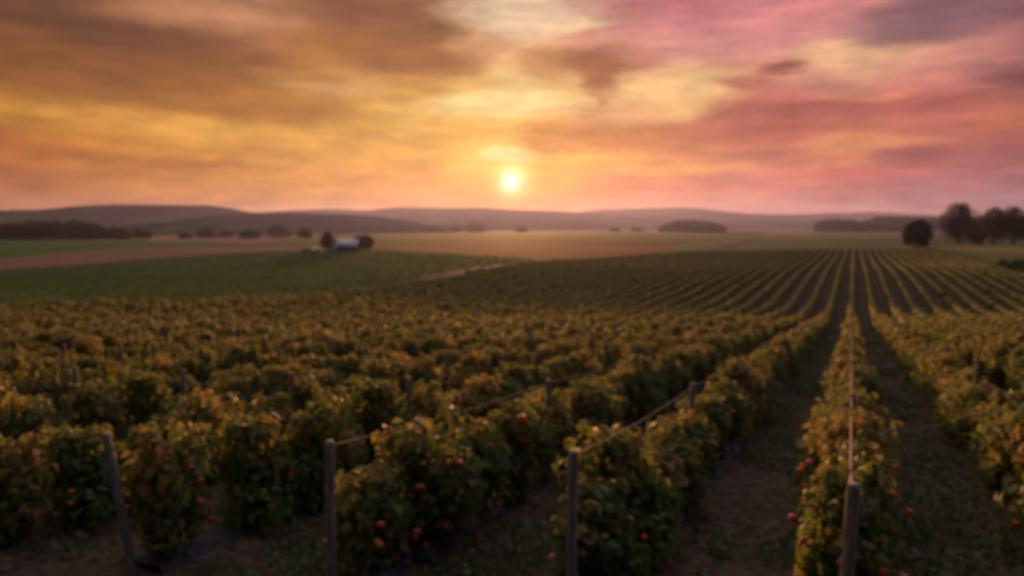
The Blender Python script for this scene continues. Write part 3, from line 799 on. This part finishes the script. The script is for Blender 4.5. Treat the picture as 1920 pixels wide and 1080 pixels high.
# ------------------------------------------------------------------ farm
def box(x0, x1, y0, y1, z0, z1):
    V = np.array([(x, y, z) for z in (z0, z1) for y in (y0, y1) for x in (x0, x1)], float)
    F = np.array([(0, 2, 3, 1), (4, 5, 7, 6), (0, 1, 5, 4), (2, 6, 7, 3), (0, 4, 6, 2), (1, 3, 7, 5)]); return V, F
def gable(name, label, loc, rot, L, Wd, hw, hr, wallm, roofm, group, front=True):
    root = bpy.data.objects.new(name, None); COL.objects.link(root); root.location = [float(v) for v in loc]; root.rotation_euler = (0, 0, rot)
    tag(root, label, 'farm building', group)
    # walls with gables: prism
    l, w2 = L / 2, Wd / 2
    V = np.array([(-l, -w2, -.5), (l, -w2, -.5), (l, w2, -.5), (-l, w2, -.5), (-l, -w2, hw), (l, -w2, hw), (l, w2, hw), (-l, w2, hw), (-l, 0, hr - .1), (l, 0, hr - .1)], float)
    F = np.array([(0, 1, 5, 4), (2, 3, 7, 6), (3, 0, 4, 7), (1, 2, 6, 5), (7, 4, 8, 8), (5, 6, 9, 9)])
    me = bpy.data.meshes.new('wall'); me.from_pydata([tuple(v) for v in V], [], [(0, 1, 5, 4), (2, 3, 7, 6), (3, 0, 4, 8, 7), (1, 2, 6, 9, 5), (0, 3, 2, 1)]); me.materials.append(wallm); me.update()
    link('wall', me, root)
    e = .35; th = .14; sl = (hr - hw) / w2
    rv = []
    for sgn in (-1, 1):
        yy = sgn * (w2 + e); zz = hw - e * sl
        rv.append(np.array([(-l - e, 0, hr), (l + e, 0, hr), (l + e, yy, zz), (-l - e, yy, zz), (-l - e, 0, hr + th), (l + e, 0, hr + th), (l + e, yy, zz + th), (-l - e, yy, zz + th)]))
    Fb = np.array([(0, 1, 2, 3), (4, 5, 6, 7), (0, 1, 5, 4), (1, 2, 6, 5), (2, 3, 7, 6), (3, 0, 4, 7)])
    link('roof', mesh_np('roof', *join([(v, Fb) for v in rv]), [roofm]), root)
    d = link('door', mesh_np('door', *box(-1.5, 1.5, -w2 - .06, -w2 + .02, -.1, hw * .8), [m_dark]), root)
    for xx in (-L * .33, L * .33):
        link('window', mesh_np('window', *box(xx - .5, xx + .5, -w2 - .05, -w2 + .02, hw * .45, hw * .75), [m_dark]), root)
    return root
g = at(655, BARN_D + 1); s_ = BARN_D / FPX
gable('barn', 'red barn with a pale metal roof between two trees', g, R(-8), 38 * s_, 26 * s_, 11 * s_, 22 * s_, m_red, m_roof, None)
g = at(625, BARN_D - 1)
gable('farmhouse', 'small white farmhouse attached to the left of the red barn', g, R(80), 20 * s_, 16 * s_, 8 * s_, 16 * s_, m_white, m_roof, None)
g = at(592, BARN_D - 2)
gable('shed', 'tiny white shed left of the barn trees', g, R(5), 12 * s_, 9 * s_, 5 * s_, 9 * s_, m_white, m_roof, None)
g = at(577, BARN_D + 4)
gable('shed', 'low dark shed at the left end of the farm', g, R(3), 16 * s_, 9 * s_, 4 * s_, 6 * s_, m_dark, m_bark, None)

# ------------------------------------------------------------------ haze
m_haze = bpy.data.materials.new('haze'); m_haze.use_nodes = True
hn = m_haze.node_tree; hn.nodes.clear()
pv = hn.nodes.new('ShaderNodeVolumePrincipled'); ho = hn.nodes.new('ShaderNodeOutputMaterial')
pv.inputs['Color'].default_value = (.46, .50, .92, 1); pv.inputs['Density'].default_value = 1.0e-4; pv.inputs['Anisotropy'].default_value = .60
hn.links.new(pv.outputs[0], ho.inputs['Volume'])
HZ0 = float(verts[:, 2].min()) - 20
V, F = box(-9500, 9500, -300, 7600, HZ0, 150)
tag(link('haze', mesh_np('haze', V, F, [m_haze])), 'thin evening haze over the fields', 'haze', kind='stuff')
